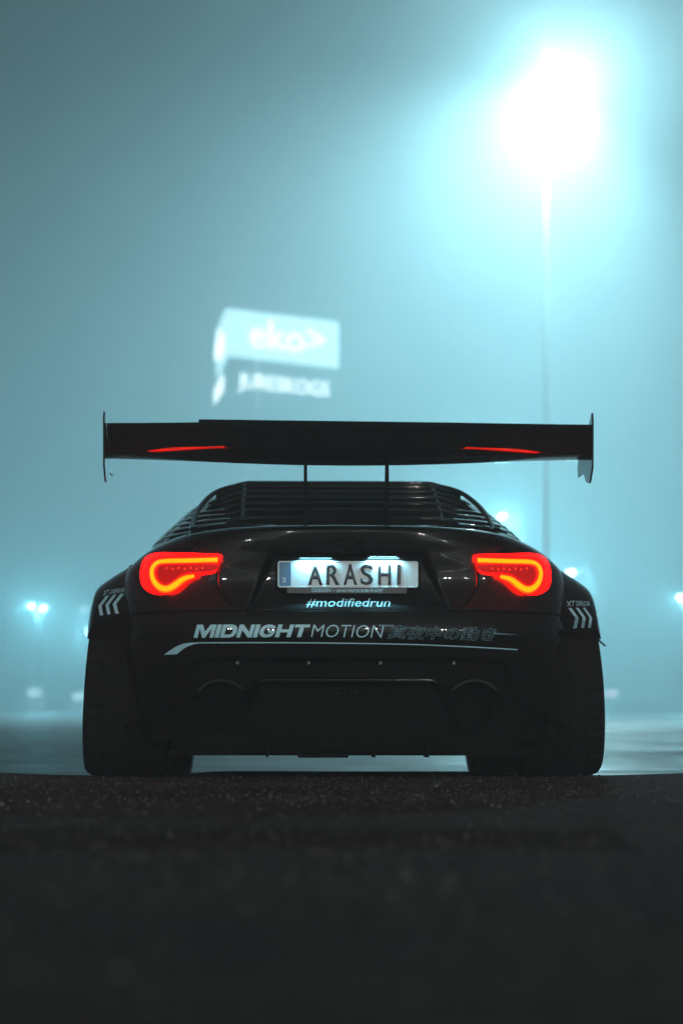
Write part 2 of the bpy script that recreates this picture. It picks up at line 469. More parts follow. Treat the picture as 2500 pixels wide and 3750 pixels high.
# ---- wheels
def wheel(x, y, Rr, wid, camber, s):
    e = empty('wheel', (s * x, y, Rr - .005), parent=car)
    prof = [(-.5, .66), (-.5, .72), (-.52, .82), (-.505, .93), (-.47, .972), (-.42, .99), (-.30, 1.0), (-.295, .975), (-.25, .975), (-.245, 1.0), (-.10, 1.0), (-.095, .975), (-.04, .975), (-.035, 1.0),
            (.035, 1.0), (.04, .975), (.095, .975), (.10, 1.0), (.245, 1.0), (.25, .975), (.295, .975), (.30, 1.0), (.42, .99), (.47, .972), (.505, .93), (.52, .82), (.5, .72), (.5, .66)]
    NA = 216; c, sn = math.cos(camber), math.sin(camber)
    def put(a, b, d):                        # a across, (b, d) in the wheel plane; camber tilts the top inward
        A = a * c - d * sn; D = a * sn + d * c
        return (s * A, b, D)
    vv = []
    for k in range(NA):
        t = 2 * math.pi * k / NA
        for a, r in prof:
            rr = r * Rr
            if .27 < abs(a) < .50 and r > .9 and k % 6 == 0 and math.sin(t) > -.93: rr -= .008       # lateral tread grooves
            # flatten against the ground
            b, d = rr * math.cos(t), rr * math.sin(t)
            p = put(a * wid, b, d)
            if p[2] < -Rr: p = (p[0], p[1], -Rr)
            vv.append(p)
    mesh('tyre', vv, grid_faces(NA, len(prof)) + [((NA - 1) * len(prof) + j, (NA - 1) * len(prof) + j + 1, j + 1, j) for j in range(len(prof) - 1)], RUBBER, e, angle=30)
    # rim: barrel, dish and spokes
    rp = [(-.47, .66), (-.44, .62), (-.2, .60), (.30, .60), (.44, .63), (.49, .665)]
    vv = [put(a * wid, r * Rr * math.cos(2 * math.pi * k / 64), r * Rr * math.sin(2 * math.pi * k / 64)) for k in range(64) for a, r in rp]
    rim = mesh('rim', vv, grid_faces(64, len(rp)) + [(63 * len(rp) + j, 63 * len(rp) + j + 1, j + 1, j) for j in range(len(rp) - 1)], RIM, e)
    for k in range(6):
        t = 2 * math.pi * k / 6; mb = MB(); v8 = []
        for r, hw, a in ((.08, .10, .20), (.62, .055, .36)):
            for aa in (a, a - .14):
                for q in (-1, 1):
                    b = r * Rr * math.cos(t) - q * hw * Rr * math.sin(t); d = r * Rr * math.sin(t) + q * hw * Rr * math.cos(t)
                    v8.append(put(aa * wid, b, d))
        mb.add(v8, [(0, 1, 3, 2), (4, 5, 7, 6), (0, 1, 5, 4), (2, 3, 7, 6), (0, 2, 6, 4), (1, 3, 7, 5)])
        mb.build('spoke', RIM, e)
    vv = [put(.0 * wid, .55 * Rr * math.cos(2 * math.pi * k / 48), .55 * Rr * math.sin(2 * math.pi * k / 48)) for k in range(48)] + [put(-.1 * wid, .55 * Rr * math.cos(2 * math.pi * k / 48), .55 * Rr * math.sin(2 * math.pi * k / 48)) for k in range(48)]
    mesh('brake_disc', vv, [tuple(range(48)), tuple(range(48, 96))] + [(k, (k + 1) % 48, 48 + (k + 1) % 48, 48 + k) for k in range(48)], STEEL, e, smooth=False)
    return e
for s in (-1, 1):
    wheel(.846, .75, .335, .325, R(3.6), s)
    w_ = wheel(.820, 3.32, .325, .255, R(3.0), s); w_.location.z = .325 - .027

# ---- fender flares bolted over the arches
def flare(s, yc, prof, th0, th1, mirror=False):
    NT = 56; vv = []
    n = len(prof)
    for i in range(NT + 1):
        th = R(th0 + (th1 - th0) * i / NT)
        for x, r in prof:
            c_ = math.cos(th)
            yy = yc + (r * c_ if mirror else -r * c_)
            vv.append((s * x, yy, AZ + r * math.sin(th)))
    ff = grid_faces(NT + 1, n) + [tuple(range(n)), tuple(range(NT * n, NT * n + n))]
    return mesh('fender_flare', vv, ff, PAINT, car, angle=48)
fp = [(.76, .555), (.80, .535), (.85, .508), (.90, .478), (.94, .452), (.965, .434), (.980, .419), (.987, .404), (.992, .386), (.998, .366), (1.002, .350), (1.000, .344), (.95, .352), (.88, .36), (.76, .37)]
flares = [flare(s, AY, fp, 37, 172) for s in (-1, 1)]
fp2 = [(x - .055, r - .012) for x, r in fp]
for s in (-1, 1): flare(s, 3.32, fp2, 8, 172)
# bolts of the flares
for s, fl in zip((-1, 1), flares):
    for th in (60, 78, 100, 125):
        t = R(th); r = .512
        p = Vector((s * .842, AY - r * math.cos(t), AZ + r * math.sin(t))); n_ = Vector((s * .55, -math.cos(t) * .83, math.sin(t) * .83)).normalized()
        MB().tube([p, p + n_ * .006], .008, 8).build('bolt', PLASTIC, car)
MB().tube([(.978, AY - .30, .548), (1.015, AY - .31, .515)], .004, 6).build('zip_tie', PLASTIC, car)

# ---- diffuser
dif = empty('rear_diffuser', (0, 0, 0), parent=car)
rows = []
for i in range(20):
    kz = i / 19; row = []
    for j in range(61):
        u = -1 + 2 * j / 60; x = u * .655
        zt = ZB(abs(x)) + .012; z = .092 + (zt - .092) * kz
        row.append((x, .055 + .05 * (1 - kz) + .14 * abs(x) ** 3 * 2, z))
    rows.append(row)
panel('back_panel', rows, PLASTIC, dif, thick=.012)
def rounded(pts, rad, n=6):
    out = []; m = len(pts)
    for i in range(m):
        p0, p1, p2 = Vector(pts[i - 1]), Vector(pts[i]), Vector(pts[(i + 1) % m])
        a = p1 + (p0 - p1).normalized() * rad; b = p1 + (p2 - p1).normalized() * rad
        for k in range(n + 1):
            t = k / n; q = (1 - t) ** 2 * a + 2 * t * (1 - t) * p1 + t * t * b; out.append((q.x, q.y))
    return out
def ring(name, outer, inner, y0, y1, mat, parent, bev=.004):
    n = len(outer); vv = []
    for pl, y in ((outer, y1), (outer, y0), (inner, y0), (inner, y1)):
        vv += [(a, y, b) for a, b in pl]
    o = mesh(name, vv, grid_faces(4, n, True), mat, parent, angle=40)
    m = o.modifiers.new('bevel', 'BEVEL'); m.width = bev; m.segments = 2; m.limit_method = 'ANGLE'
    return o
def brow(name, path, w, y0, y1, mat, parent):
    vv = []; m = len(path)
    for i, (x, z) in enumerate(path):
        d = (Vector(path[min(i + 1, m - 1)]) - Vector(path[max(i - 1, 0)])).normalized(); nn = Vector((-d.y, d.x))
        e = min(i, m - 1 - i) / (m * .22); k = min(1, .15 + e)
        for q, y in ((0, y1), (0, y0 + .006), (.25, y0), (.75, y0), (1, y0 + .006), (1, y1)):
            vv.append((x + nn.x * w * q * k, y1 + (y - y1) * k, z + nn.y * w * q * k))
    return mesh(name, vv, grid_faces(m, 6), mat, parent, angle=50)
cpath = []
for k in range(7): cpath.append((-.372 + .004 * k, .26 + .014 * k))
cpath += [(-.345 + .07 * (1 - math.cos(R(9 * k))) * .5, .345 + .035 * math.sin(R(9 * k))) for k in range(1, 11)]
cpath = cpath + [(-.30 + .05 * k, .3805) for k in range(13)] + [(-x, z) for x, z in cpath[::-1]]
brow('centre_brow', cpath, -.022, .010, .085, GLOSS, dif)
for s in (-1, 1):
    cx_, cz_ = s * .470, .262
    brow('exhaust_brow', [(cx_ - s * .0 + .116 * math.cos(R(a_)), cz_ + .116 * math.sin(R(a_))) for a_ in range(172, 6, -4)], -.018, -.002, .10, GLOSS, dif)
    vv = []; pr = [(-.02, .070), (-.02, .074), (.22, .074), (.22, .070)]
    for y, r in pr: vv += [(cx_ + r * math.cos(2 * math.pi * k / 40), y + .06, cz_ + r * math.sin(2 * math.pi * k / 40)) for k in range(40)]
    mesh('exhaust_pipe', vv, grid_faces(4, 40, True) + [tuple(range(120, 160))], MATTE, dif)
    # outer strake of the opening
    MB().tube([(s * (.60 + .052 * smooth01(.45, .18, z)), .05, z - .0) for z in [.435 - .24 * k / 14 for k in range(15)]], [.004 * (1 - k / 18) for k in range(15)], 8).build('opening_trim', GLOSS, dif, smooth=True)
for x in (-.41, -.145, .122, .395):
    p = hit(1275 + x * 985, 2431)
    MB().tube([(x, .035, .434), (x, .024, .434)], .0065, 10).build('bolt', CHROME, dif)
fog = MB().box((0, .066, .322), (.088, .03, .022)).build('rear_fog_lamp', PLASTIC, dif, bevel=.003)
for k in range(4):
    x = -.033 + .022 * k
    bm = bmesh.new(); bmesh.ops.create_uvsphere(bm, u_segments=10, v_segments=6, radius=.0075); me = bpy.data.meshes.new('led'); bm.to_mesh(me); bm.free()
    o = link_mesh('led', me, CHROME, fog); o.location = (x, .051, .322)
for i, x in enumerate([-.30, -.10, .10, .30]):
    MB().box((x, .16, .112), (.008, .22, .06)).build('diffuser_fin', PLASTIC, dif)
# floor pan
MB().box((0, 2.0, .100), (1.34, 3.75, .022)).build('floor_pan', MATTE, car)
MB().box((-.09, .13, .087), (.19, .10, .012)).build('tow_bracket', MATTE, car, bevel=.003)
# folded winglets low on the bumper corners
for s in (-1, 1):
    for zoff, xo, sc_ in ((0, 0, 1.0), (.062, -.03, .75)):
        P = [(.66 + xo, .205), (.735 + xo, .207), (.745 + xo, .200), (.80 + xo, .165), (.865 + xo * .3, .130)]
        P = [(x, z + zoff) for x, z in P]
        vv = []
        for x, z in P:
            w = min(WD(z) * .999, 5); y = YS(min(x, w * .985), z)
            for dy, dz in ((-.030 * sc_, 0), (.07, .004), (.07, .016), (-.030 * sc_, .014)): vv.append((s * x, y + dy, z + dz))
        ff = grid_faces(len(P), 4, True) + [(0, 1, 2, 3), tuple(range(4 * len(P) - 4, 4 * len(P)))]
        mesh('corner_winglet', vv, ff, PLASTIC, car, smooth=False)

# ---- rear wing
wing = empty('rear_wing', (0, 0, 0), parent=car)
def spline2(pts, k):
    out = []; m = len(pts)
    for i in range(m - 1):
        p0, p1, p2, p3 = (Vector(pts[min(max(i + j, 0), m - 1)]) for j in (-1, 0, 1, 2))
        for a in range(k):
            t = a / k; q = .5 * ((2 * p1) + (-p0 + p2) * t + (2 * p0 - 5 * p1 + 4 * p2 - p3) * t * t + (-p0 + 3 * p1 - 3 * p2 + p3) * t ** 3); out.append((q.x, q.y))
    return out + [tuple(pts[-1])]
# section of the wing: steep underside at the trailing edge, flat belly, round nose
under = spline2([(-.070, 1.315), (-.045, 1.286), (-.015, 1.254), (.018, 1.223), (.050, 1.203), (.095, 1.193), (.15, 1.190), (.21, 1.192), (.26, 1.200), (.280, 1.212)], 4)
upper = spline2([(.280, 1.212), (.268, 1.224), (.20, 1.228), (.11, 1.236), (.045, 1.258), (.0, 1.284), (-.035, 1.305), (-.069, 1.3185)], 3)[1:]
st = []
for x in [-.888 + 1.776 * j / 90 for j in range(91)]:
    c = 1 - smooth01(.15, .95, abs(x)); k = .80 + .20 * c; dz = -.003 * math.exp(-(x / .2) ** 2)
    st.append([(x, .10 + (a - .10) * (.93 + .07 * c), 1.290 + (b - 1.290) * k + dz) for a, b in under + upper])
n = len(st[0]); ff = grid_faces(len(st), n, True) + [tuple(range(n)), tuple(range((len(st) - 1) * n, len(st) * n))]
mesh('main_plane', [p for q in st for p in q], ff, CARBON, wing, angle=60)
MB().add([(-.55, -.070, 1.300), (.42, -.070, 1.300), (.42, -.071, 1.3165), (-.55, -.074, 1.3255), (-.55, -.065, 1.300), (.42, -.065, 1.300), (.42, -.066, 1.3165), (-.55, -.069, 1.3255)], [(0, 1, 2, 3), (4, 5, 6, 7), (0, 1, 5, 4), (1, 2, 6, 5), (2, 3, 7, 6), (3, 0, 4, 7)]).build('gurney_flap', PLASTIC, wing)
ep = [(-.115, 1.348), (-.135, 1.32), (-.13, 1.145), (-.06, 1.098), (-.03, 1.098), (.05, 1.112), (.12, 1.152), (.29, 1.155), (.305, 1.20), (.25, 1.235), (.02, 1.305), (-.06, 1.322)]
for s in (-1, 1):
    o = MB().prism(ep, lambda a, b, t, s=s: (s * (.889 + t - .02 * max(1.16 - b, 0) ** .5 * 0), a, b), .007).build('endplate', CARBON, wing, bevel=.0015)
    stp = [(.16, .945), (.36, .945), (.34, 1.03), (.31, 1.12), (.275, 1.205), (.215, 1.196), (.20, 1.10)]
    MB().prism(stp, lambda a, b, t, s=s: (s * .155 - .006 + t, a, b), .012).build('strut', PLASTIC, wing, bevel=.002)
    MB().box((s * .155, .265, .962), (.05, .24, .010)).build('strut_foot', PLASTIC, wing, bevel=.002)

# ---- tail lights
LENS = emit('red_lens', (1.0, .0007, .0005), 12.0, base=(.3, .003, .003), rough=.08)
LENSD = emit('deep_red_lens', (1.0, .010, .008), .38, base=(.25, .002, .002), rough=.12)
TUBE = emit('light_tube', (1.0, .027, .0), 20.0, base=(.5, .2, 0))
CELL = emit('reflector_cell', (1.0, .04, .02), .7, base=(.5, .1, 0))
TUBE2 = emit('light_tube_edge', (1.0, .008, .0), 16.0, base=(.5, .2, 0))
lens_px = [(1732, 2034), (1800, 2029), (1880, 2027), (1959, 2027), (1990, 2040), (2008, 2064), (2016, 2100), (2013, 2140), (1996, 2165), (1968, 2178), (1940, 2180), (1912, 2173), (1885, 2158), (1857, 2137), (1830, 2119), (1800, 2108), (1755, 2098), (1742, 2065)]
tube_px = [(1746, 2053), (1800, 2055), (1870, 2057), (1935, 2059), (1960, 2066), (1974, 2084), (1977, 2106), (1970, 2132), (1953, 2152), (1932, 2160), (1912, 2155), (1893, 2142), (1872, 2126), (1850, 2117), (1829, 2113)]
inner_px = [(1752, 2068), (1930, 2071), (1955, 2082), (1962, 2104), (1956, 2126), (1942, 2143), (1928, 2147), (1912, 2139), (1890, 2122), (1866, 2106), (1830, 2100), (1762, 2096)]
def mirror_fit(pl):
    return [(q.x, q.z) for q in (hit(*p) for p in pl)]
lens2, tube2, inner2 = mirror_fit(lens_px), mirror_fit(tube_px), mirror_fit(inner_px)
def cr(pts, k=5, closed=False):
    out = []; m = len(pts)
    for i in range(m if closed else m - 1):
        g = (lambda j: Vector(pts[j % m])) if closed else (lambda j: Vector(pts[min(max(j, 0), m - 1)]))
        p0, p1, p2, p3 = g(i - 1), g(i), g(i + 1), g(i + 2)
        for a in range(k):
            t = a / k; q = .5 * ((2 * p1) + (-p0 + p2) * t + (2 * p0 - 5 * p1 + 4 * p2 - p3) * t * t + (-p0 + 3 * p1 - 3 * p2 + p3) * t ** 3); out.append((q.x, q.y))
    if not closed: out.append(tuple(pts[-1]))
    return out
def lens_mesh(name, poly, ctr, s, mat, parent, lift, edge):
    n = len(poly); vv = []; ks = (1.0, 1.0, .97, .90, .8, .6, .4, .2)
    for i, k in enumerate(ks):
        for x, z in poly:
            X = ctr[0] + (x - ctr[0]) * k; Z = ctr[1] + (z - ctr[1]) * k
            y = YS(X, Z) - (edge if i == 0 else edge + (lift - edge) * (1 - max(k, .8)) / .2 * 1.0 if i > 1 else edge + .006)
            vv.append((s * X, y, Z))
    vv.append((s * ctr[0], YS(*ctr) - lift, ctr[1]))
    ff = grid_faces(len(ks), n, True) + [((len(ks) - 1) * n + j, (len(ks) - 1) * n + (j + 1) % n, len(vv) - 1) for j in range(n)]
    return mesh(name, vv, ff, mat, parent, angle=70)
def ribbon(name, path, hw, s, mat, parent, y_in, y_out):
    """a raised bar following path in the (x,z) plane on the body surface"""
    vv = []; m = len(path)
    for i, (x, z) in enumerate(path):
        a = Vector(path[max(i - 1, 0)]); b = Vector(path[min(i + 1, m - 1)]); d = (b - a).normalized(); nn = Vector((-d.y, d.x))
        h = hw[i] if hasattr(hw, '__len__') else hw
        for q, yy in ((-1, y_in), (-.85, y_out), (-.35, y_out + .003), (.35, y_out + .003), (.85, y_out), (1, y_in)):
            X, Z = x + nn.x * h * q, z + nn.y * h * q
            vv.append((s * X, YS(X, Z) - yy, Z))
    ff = grid_faces(m, 6) + [tuple(range(6)), tuple(range(6 * m - 6, 6 * m))]
    return mesh(name, vv, ff, mat, parent, angle=60)
LC = hit(1905, 2092); LC = (LC.x, LC.z)
lensS = cr(lens2, 3, True); tubeS = cr(tube2, 6)
for s in (-1, 1):
    tl = empty('tail_light', (0, 0, 0), parent=car)
    lens_mesh('lens', lensS, LC, s, LENS, tl, .020, -.004)
    IC = hit(1915, 2100)
    ctr = (IC.x, IC.z)
    inn = cr(inner2, 3, True)
    n = len(inn); vv = []
    for k in (1, .7, .35):
        vv += [(s * (ctr[0] + (x - ctr[0]) * k), YS(ctr[0] + (x - ctr[0]) * k, ctr[1] + (z - ctr[1]) * k) - .0225, ctr[1] + (z - ctr[1]) * k) for x, z in inn]
    vv.append((s * ctr[0], YS(*ctr) - .0225, ctr[1]))
    mesh('inner_reflector', vv, grid_faces(3, n, True) + [(2 * n + j, 2 * n + (j + 1) % n, len(vv) - 1) for j in range(n)], LENSD, tl)
    m = len(tubeS); hw = [.0115 + .0 * i for i in range(m)]
    for i in range(m):
        q = i / (m - 1); hw[i] = .0088 if q < .45 else .0088 + .0035 * math.sin(math.pi * (q - .45) / .55) - .003 * max(q - .8, 0) / .2
    ribbon('light_tube_edge', tubeS, [h * 1.28 for h in hw], s, TUBE2, tl, .010, .024)
    ribbon('light_tube', tubeS, [h * .86 for h in hw], s, TUBE, tl, .022, .0285)
    # row of small reflector cells
    for k in range(7):
        p = hit(1800 + 21 * k, 2084 + (k % 2) * 3)
        bm = bmesh.new(); bmesh.ops.create_uvsphere(bm, u_segments=8, v_segments=5, radius=.0042); me = bpy.data.meshes.new('reflector_cell'); bm.to_mesh(me); bm.free()
        o = link_mesh('reflector_cell', me, CELL, tl); o.location = (s * p.x, YS(p.x, p.z) - .0235, p.z)

# ---- number plate with its frame, holder and lamps
def plate_material():
    m, nt, b = new_mat('plate_white_cyan_lit'); b.inputs['Base Color'].default_value = (.62, .78, .83, 1); b.inputs['Roughness'].default_value = .35  # white plate with the cyan of the lamp light mixed into its colour
    return m
PW = plate_material()
PBLUE = simple('plate_blue', (.02, .19, .36), .35)
PINK = simple('plate_letter_black', (.012, .014, .018), .4)
p0 = hit(1017, 2055, lambda x, z: -.004); p1 = hit(1530, 2152, lambda x, z: -.004)
pcx, pcz, pw, ph = (p0.x + p1.x) / 2, (p0.z + p1.z) / 2, p1.x - p0.x, p0.z - p1.z
plate = empty('number_plate', (0, 0, 0), parent=car)
def rrect(cx, cz, w, h, r): return rounded([(cx - w / 2, cz - h / 2), (cx - w / 2, cz + h / 2), (cx + w / 2, cz + h / 2), (cx + w / 2, cz - h / 2)], r, 5)
pf = lambda y: (lambda a, b, t: (a, y + t, b))
MB().prism(rrect(pcx, pcz, pw, ph, .010), pf(-.008), .006).build('plate_sheet', PW, plate, bevel=.001)
ring('plate_edge', rrect(pcx, pcz, pw + .001, ph + .001, .010), rrect(pcx, pcz, pw - .009, ph - .009, .007), -.0098, -.004, PW, plate, bev=.001)
ring('plate_frame', rrect(pcx, pcz, pw + .016, ph + .014, .013), rrect(pcx, pcz, pw + .002, ph + .002, .010), -.0085, .006, PLASTIC, plate, bev=.002)
bw = pw * 107 / 1150
MB().prism(rounded([(pcx - pw / 2 + .005, pcz - ph / 2 + .005), (pcx - pw / 2 + .005, pcz + ph / 2 - .005), (pcx - pw / 2 + bw, pcz + ph / 2 - .005), (pcx - pw / 2 + bw, pcz - ph / 2 + .005)], .002, 2), pf(-.0092), .002).build('country_band', PBLUE, plate)
MB().prism(rrect(pcx - .004, pcz - ph / 2 - .012, .445, .023, .004), pf(-.0115), .014).build('plate_holder', simple('holder_grey', (.02, .024, .028), .4), plate, bevel=.002)

def text_geo(txt, offset=0., shear=0., outline=0., space=1.0, res=3):
    cu = bpy.data.curves.new('t', 'FONT'); cu.body = txt; cu.size = 1; cu.offset = offset; cu.shear = shear
    cu.space_character = space; cu.resolution_u = res
    if outline: cu.fill_mode = 'NONE'; cu.bevel_depth = outline; cu.bevel_resolution = 0
    ob = bpy.data.objects.new('t', cu); col.objects.link(ob)
    dg = bpy.context.evaluated_depsgraph_get(); dg.update()
    me = bpy.data.meshes.new_from_object(ob.evaluated_get(dg))
    bpy.data.objects.remove(ob); bpy.data.curves.remove(cu)
    return me

def text_quad(name, txt, quad, surf, mat, parent, lift=.002, cut=.014, thick=0, **kw):
    """quad: photograph pixels of the corners (lower left, lower right, upper right, upper left) of the lettering's bounding box;
    surf(d): car-space point and normal where the ray d meets the surface that carries the lettering"""
    me = text_geo(txt, **kw)
    bm = bmesh.new(); bm.from_mesh(me); bpy.data.meshes.remove(me)
    bmesh.ops.remove_doubles(bm, verts=bm.verts, dist=1e-5)
    xs_ = [v.co.x for v in bm.verts]; ys_ = [v.co.y for v in bm.verts]
    x0, x1, y0, y1 = min(xs_), max(xs_), min(ys_), max(ys_)
    A, B, C, D = (Vector(q) for q in quad)
    for v in bm.verts:
        u = (v.co.x - x0) / (x1 - x0); w = (v.co.y - y0) / (y1 - y0)
        p = (A * (1 - u) + B * u) * (1 - w) + (D * (1 - u) + C * u) * w
        v.co = (p.x * .001, p.y * .001, 0)
    long_ = [e for e in bm.edges if e.calc_length() > cut]
    for _ in range(2):
        if long_:
            bmesh.ops.subdivide_edges(bm, edges=long_, cuts=1); bmesh.ops.triangulate(bm, faces=bm.faces)
            long_ = [e for e in bm.edges if e.calc_length() > cut]
    for v in bm.verts:
        v.co = surf(v.co.x * 1000, v.co.y * 1000, lift)
    bmesh.ops.recalc_face_normals(bm, faces=bm.faces)
    if thick:
        g = bmesh.ops.extrude_face_region(bm, geom=bm.faces[:])
        for v in g['geom']:
            if isinstance(v, bmesh.types.BMVert): v.co.y -= thick
    me = bpy.data.meshes.new(name); bm.to_mesh(me); bm.free()
    return link_mesh(name, me, mat, parent, smooth=False)

def on_body(px, py, lift):
    p = hit(px, py); return Vector((p.x, p.y - lift, p.z))
def on_trunk(px, py, lift):
    p = hit(px, py, YT); return Vector((p.x, p.y - lift, p.z))
def on_plane(y):
    def fn(px, py, lift):
        d = ray(px, py); t = (y - CO.y) / d.y; return CO + d * t - Vector((0, lift, 0))
    return fn
def on_mesh(o):
    bv = BVHTree.FromPolygons([v.co.copy() for v in o.data.vertices], [tuple(p.vertices) for p in o.data.polygons])
    def fn(px, py, lift):
        d = ray(px, py).normalized(); h = bv.ray_cast(CO, d)
        if h[0] is None:
            h = bv.find_nearest(CO + d * 9.5)
        return h[0] - d * lift
    return fn
def q4(x0, y0, x1, y1, sl=0):            # lower-left/upper-right pixel box, sl = pixels the top leans right
    return [(x0, y1), (x1 - sl, y1), (x1, y0), (x0 + sl, y0)]

pl_ = on_plane(-.0095)
o4 = lambda a: 950 + a * .44643
o5 = lambda b: 1950 + b * .44643
for ch, a0, a1 in (('A', 398, 516), ('R', 548, 656), ('A', 688, 800), ('S', 828, 932), ('H', 972, 1078), ('I', 1126, 1157)):
    text_quad('plate_letter', ch, q4(o4(a0), o5(259), o4(a1), o5(430)), pl_, PINK, plate, lift=0, thick=.0025, offset=.02 if ch != 'I' else .0)
text_quad('country_letter', 'S', q4(o4(190), o5(368), o4(219), o5(410)), pl_, PW, plate, lift=.001, offset=.015)
hl = on_plane(-.0118)
text_quad('holder_lettering', 'DDESIGN', q4(o4(431), o5(461), o4(584), o5(489)), hl, VINYLDIM, plate, lift=.001, offset=.008)
text_quad('holder_lettering', '-', q4(o4(600), o5(475), o4(618), o5(479)), hl, VINYLDIM, plate, lift=.001)
text_quad('holder_lettering', 'DIN MOTORSPORTBUTIK PÅ NÄTET', q4(o4(629), o5(459), o4(1016), o5(491), 3), hl, VINYLDIM, plate, lift=.001, offset=.02)

# lamps above the plate
PLAMP = emit('plate_lamp_glow', (.45, .90, 1.0), 14.0)
for a0, a1 in ((300, 575), (880, 1150)):
    A = on_plane(-.012)(o4(a0), o5(212), 0); B = on_plane(-.012)(o4(a1), o5(212), 0)
    cx_, w_ = (A.x + B.x) / 2, B.x - A.x
    lamp = MB().box((cx_, .004, A.z + .012), (w_, .040, .012)).build('plate_lamp', PLASTIC, plate, bevel=.003)
    MB().box((cx_, -.006, A.z + .0045), (w_ * .82, .018, .004)).build('lamp_lens', PLAMP, lamp)
    l = bpy.data.lights.new('plate_lamp_light', 'AREA'); l.shape = 'RECTANGLE'; l.size = w_ * .95; l.size_y = .010; l.energy = 2.6; l.color = (.30, .82, 1.0); l.spread = R(150)
    lo = bpy.data.objects.new('plate_lamp_light', l); col.objects.link(lo); lo.parent = lamp
    lo.location = (cx_ + (.01 if a0 < 500 else .0), -.0165, A.z + .001); lo.rotation_euler = (R(54), 0, 0)
# lid handle strip above the plate and the oval badge
MB().box((pcx, -.002, pcz + ph / 2 + .013), (.50, .028, .008)).build('handle_strip', PLASTIC, trunk, bevel=.002)
bo = [(.0 + .058 * math.cos(2 * math.pi * k / 48), .868 + .030 * math.sin(2 * math.pi * k / 48)) for k in range(48)]
vv = []
for k_, off in ((1.0, -.002), (1.0, .004), (.94, .007), (.86, .007), (.80, .003)):
    vv += [(x * k_, YT(x * k_, .868 + (z - .868) * k_) - off, .868 + (z - .868) * k_) for x, z in bo]
mesh('badge', vv, grid_faces(5, 48, True), CARBON, trunk)

# ---- lettering on the bumper, boot and flares
def strip_loop(o, i): return [[o[k], o[k + 1], i[k + 1], i[k]] for k in range(len(o) - 1)]
def arc_pts(cx, cy, rx, ry, a0, a1, n, e=.85): 
    out = []
    for k in range(n + 1):
        t = R(a0 + (a1 - a0) * k / n); c, q = math.cos(t), math.sin(t)
        out.append((cx + rx * math.copysign(abs(c) ** e, c), cy + ry * math.copysign(abs(q) ** e, q)))
    return out
def rect(x0, y0, x1, y1): return [(x0, y0), (x1, y0), (x1, y1), (x0, y1)]
HEAVY = {
 'I': (.34, [rect(0, 0, .34, 1)]),
 'M': (1.5, [rect(0, 0, .30, 1), rect(1.2, 0, 1.5, 1), [(.30, 1), (.46, 1), (.75, .46), (.75, 0), (.64, 0), (.30, .70)], [(1.2, 1), (1.2, .70), (.86, 0), (.75, 0), (.75, .46), (1.04, 1)]]),
 'N': (1.18, [rect(0, 0, .30, 1), rect(.88, 0, 1.18, 1), [(.30, 1), (.30, .58), (.88, 0), (.88, .42)]]),
 'H': (1.2, [rect(0, 0, .32, 1), rect(.88, 0, 1.2, 1), rect(.32, .38, .88, .62)]),
 'T': (1.15, [rect(0, .77, 1.15, 1), rect(.41, 0, .74, .77)]),
 'D': (1.18, [rect(0, 0, .30, 1)] + strip_loop([(.30, 1)] + arc_pts(.62, .5, .56, .5, 90, -90, 16) + [(.30, 0)], [(.30, .76)] + arc_pts(.58, .5, .27, .26, 90, -90, 16) + [(.30, .24)])),
 'G': (1.2, strip_loop(arc_pts(.6, .5, .6, .5, 28, 325, 30), arc_pts(.6, .5, .29, .26, 28, 325, 30)) + [rect(.64, .37, 1.17, .56), [(.84, .36), (1.17, .36), (1.06, .20)]]),
}
def heavy_text(name, txt, quad, surf, mat, parent, gap=.075, lift=.003):
    vv, ff = [], []; x = 0; items = []
    for ch in txt:
        w, polys = HEAVY[ch]; items.append((x, polys)); x += w + gap
    tot = x - gap; A, B, C, D = (Vector(q) for q in quad); bm = bmesh.new()
    for x0, polys in items:
        for pl in polys:
            vs = []
            for a, h in pl:
                u = (x0 + a) / tot; p = (A * (1 - u) + B * u) * (1 - h) + (D * (1 - u) + C * u) * h
                vs.append(bm.verts.new((p.x * .001, p.y * .001, 0)))
            bm.faces.new(vs)
    bmesh.ops.triangulate(bm, faces=bm.faces)
    for _ in range(3):
        le = [e for e in bm.edges if e.calc_length() > .012]
        if le: bmesh.ops.subdivide_edges(bm, edges=le, cuts=1); bmesh.ops.triangulate(bm, faces=bm.faces)
    for v in bm.verts: v.co = surf(v.co.x * 1000, v.co.y * 1000, lift)
    bmesh.ops.recalc_face_normals(bm, faces=bm.faces)
    me = bpy.data.meshes.new(name); bm.to_mesh(me); bm.free()
    return link_mesh(name, me, mat, parent, smooth=False)
heavy_text('bumper_lettering', 'MIDNIGHT', [(709, 2336), (1122, 2333.5), (1137, 2287), (722, 2287.5)], on_body, VINYL, bumper)
text_quad('bumper_lettering', 'MOTION', [(1138, 2333), (1396, 2336), (1406, 2290), (1148, 2287)], on_body, VINYL, bumper, offset=-.012, lift=.003)
text_quad('bumper_lettering', '真夜中の動き', [(1414, 2341), (1806, 2350), (1822, 2298), (1432, 2289)], on_body, VINYL, bumper, outline=.013, res=2, lift=.004, offset=.02)
def px_poly(name, pts, surf, mat, parent, lift=.003, cut=.03):
    bm = bmesh.new(); vs = [bm.verts.new((x * .001, y * .001, 0)) for x, y in pts]; bm.faces.new(vs)
    bmesh.ops.triangulate(bm, faces=bm.faces)
    for _ in range(5):
        le = [e for e in bm.edges if e.calc_length() > cut]
        if not le: break
        bmesh.ops.subdivide_edges(bm, edges=le, cuts=1); bmesh.ops.triangulate(bm, faces=bm.faces)
    for v in bm.verts: v.co = surf(v.co.x * 1000, v.co.y * 1000, lift)
    bmesh.ops.recalc_face_normals(bm, faces=bm.faces)
    me = bpy.data.meshes.new(name); bm.to_mesh(me); bm.free()
    return link_mesh(name, me, mat, parent, smooth=False)
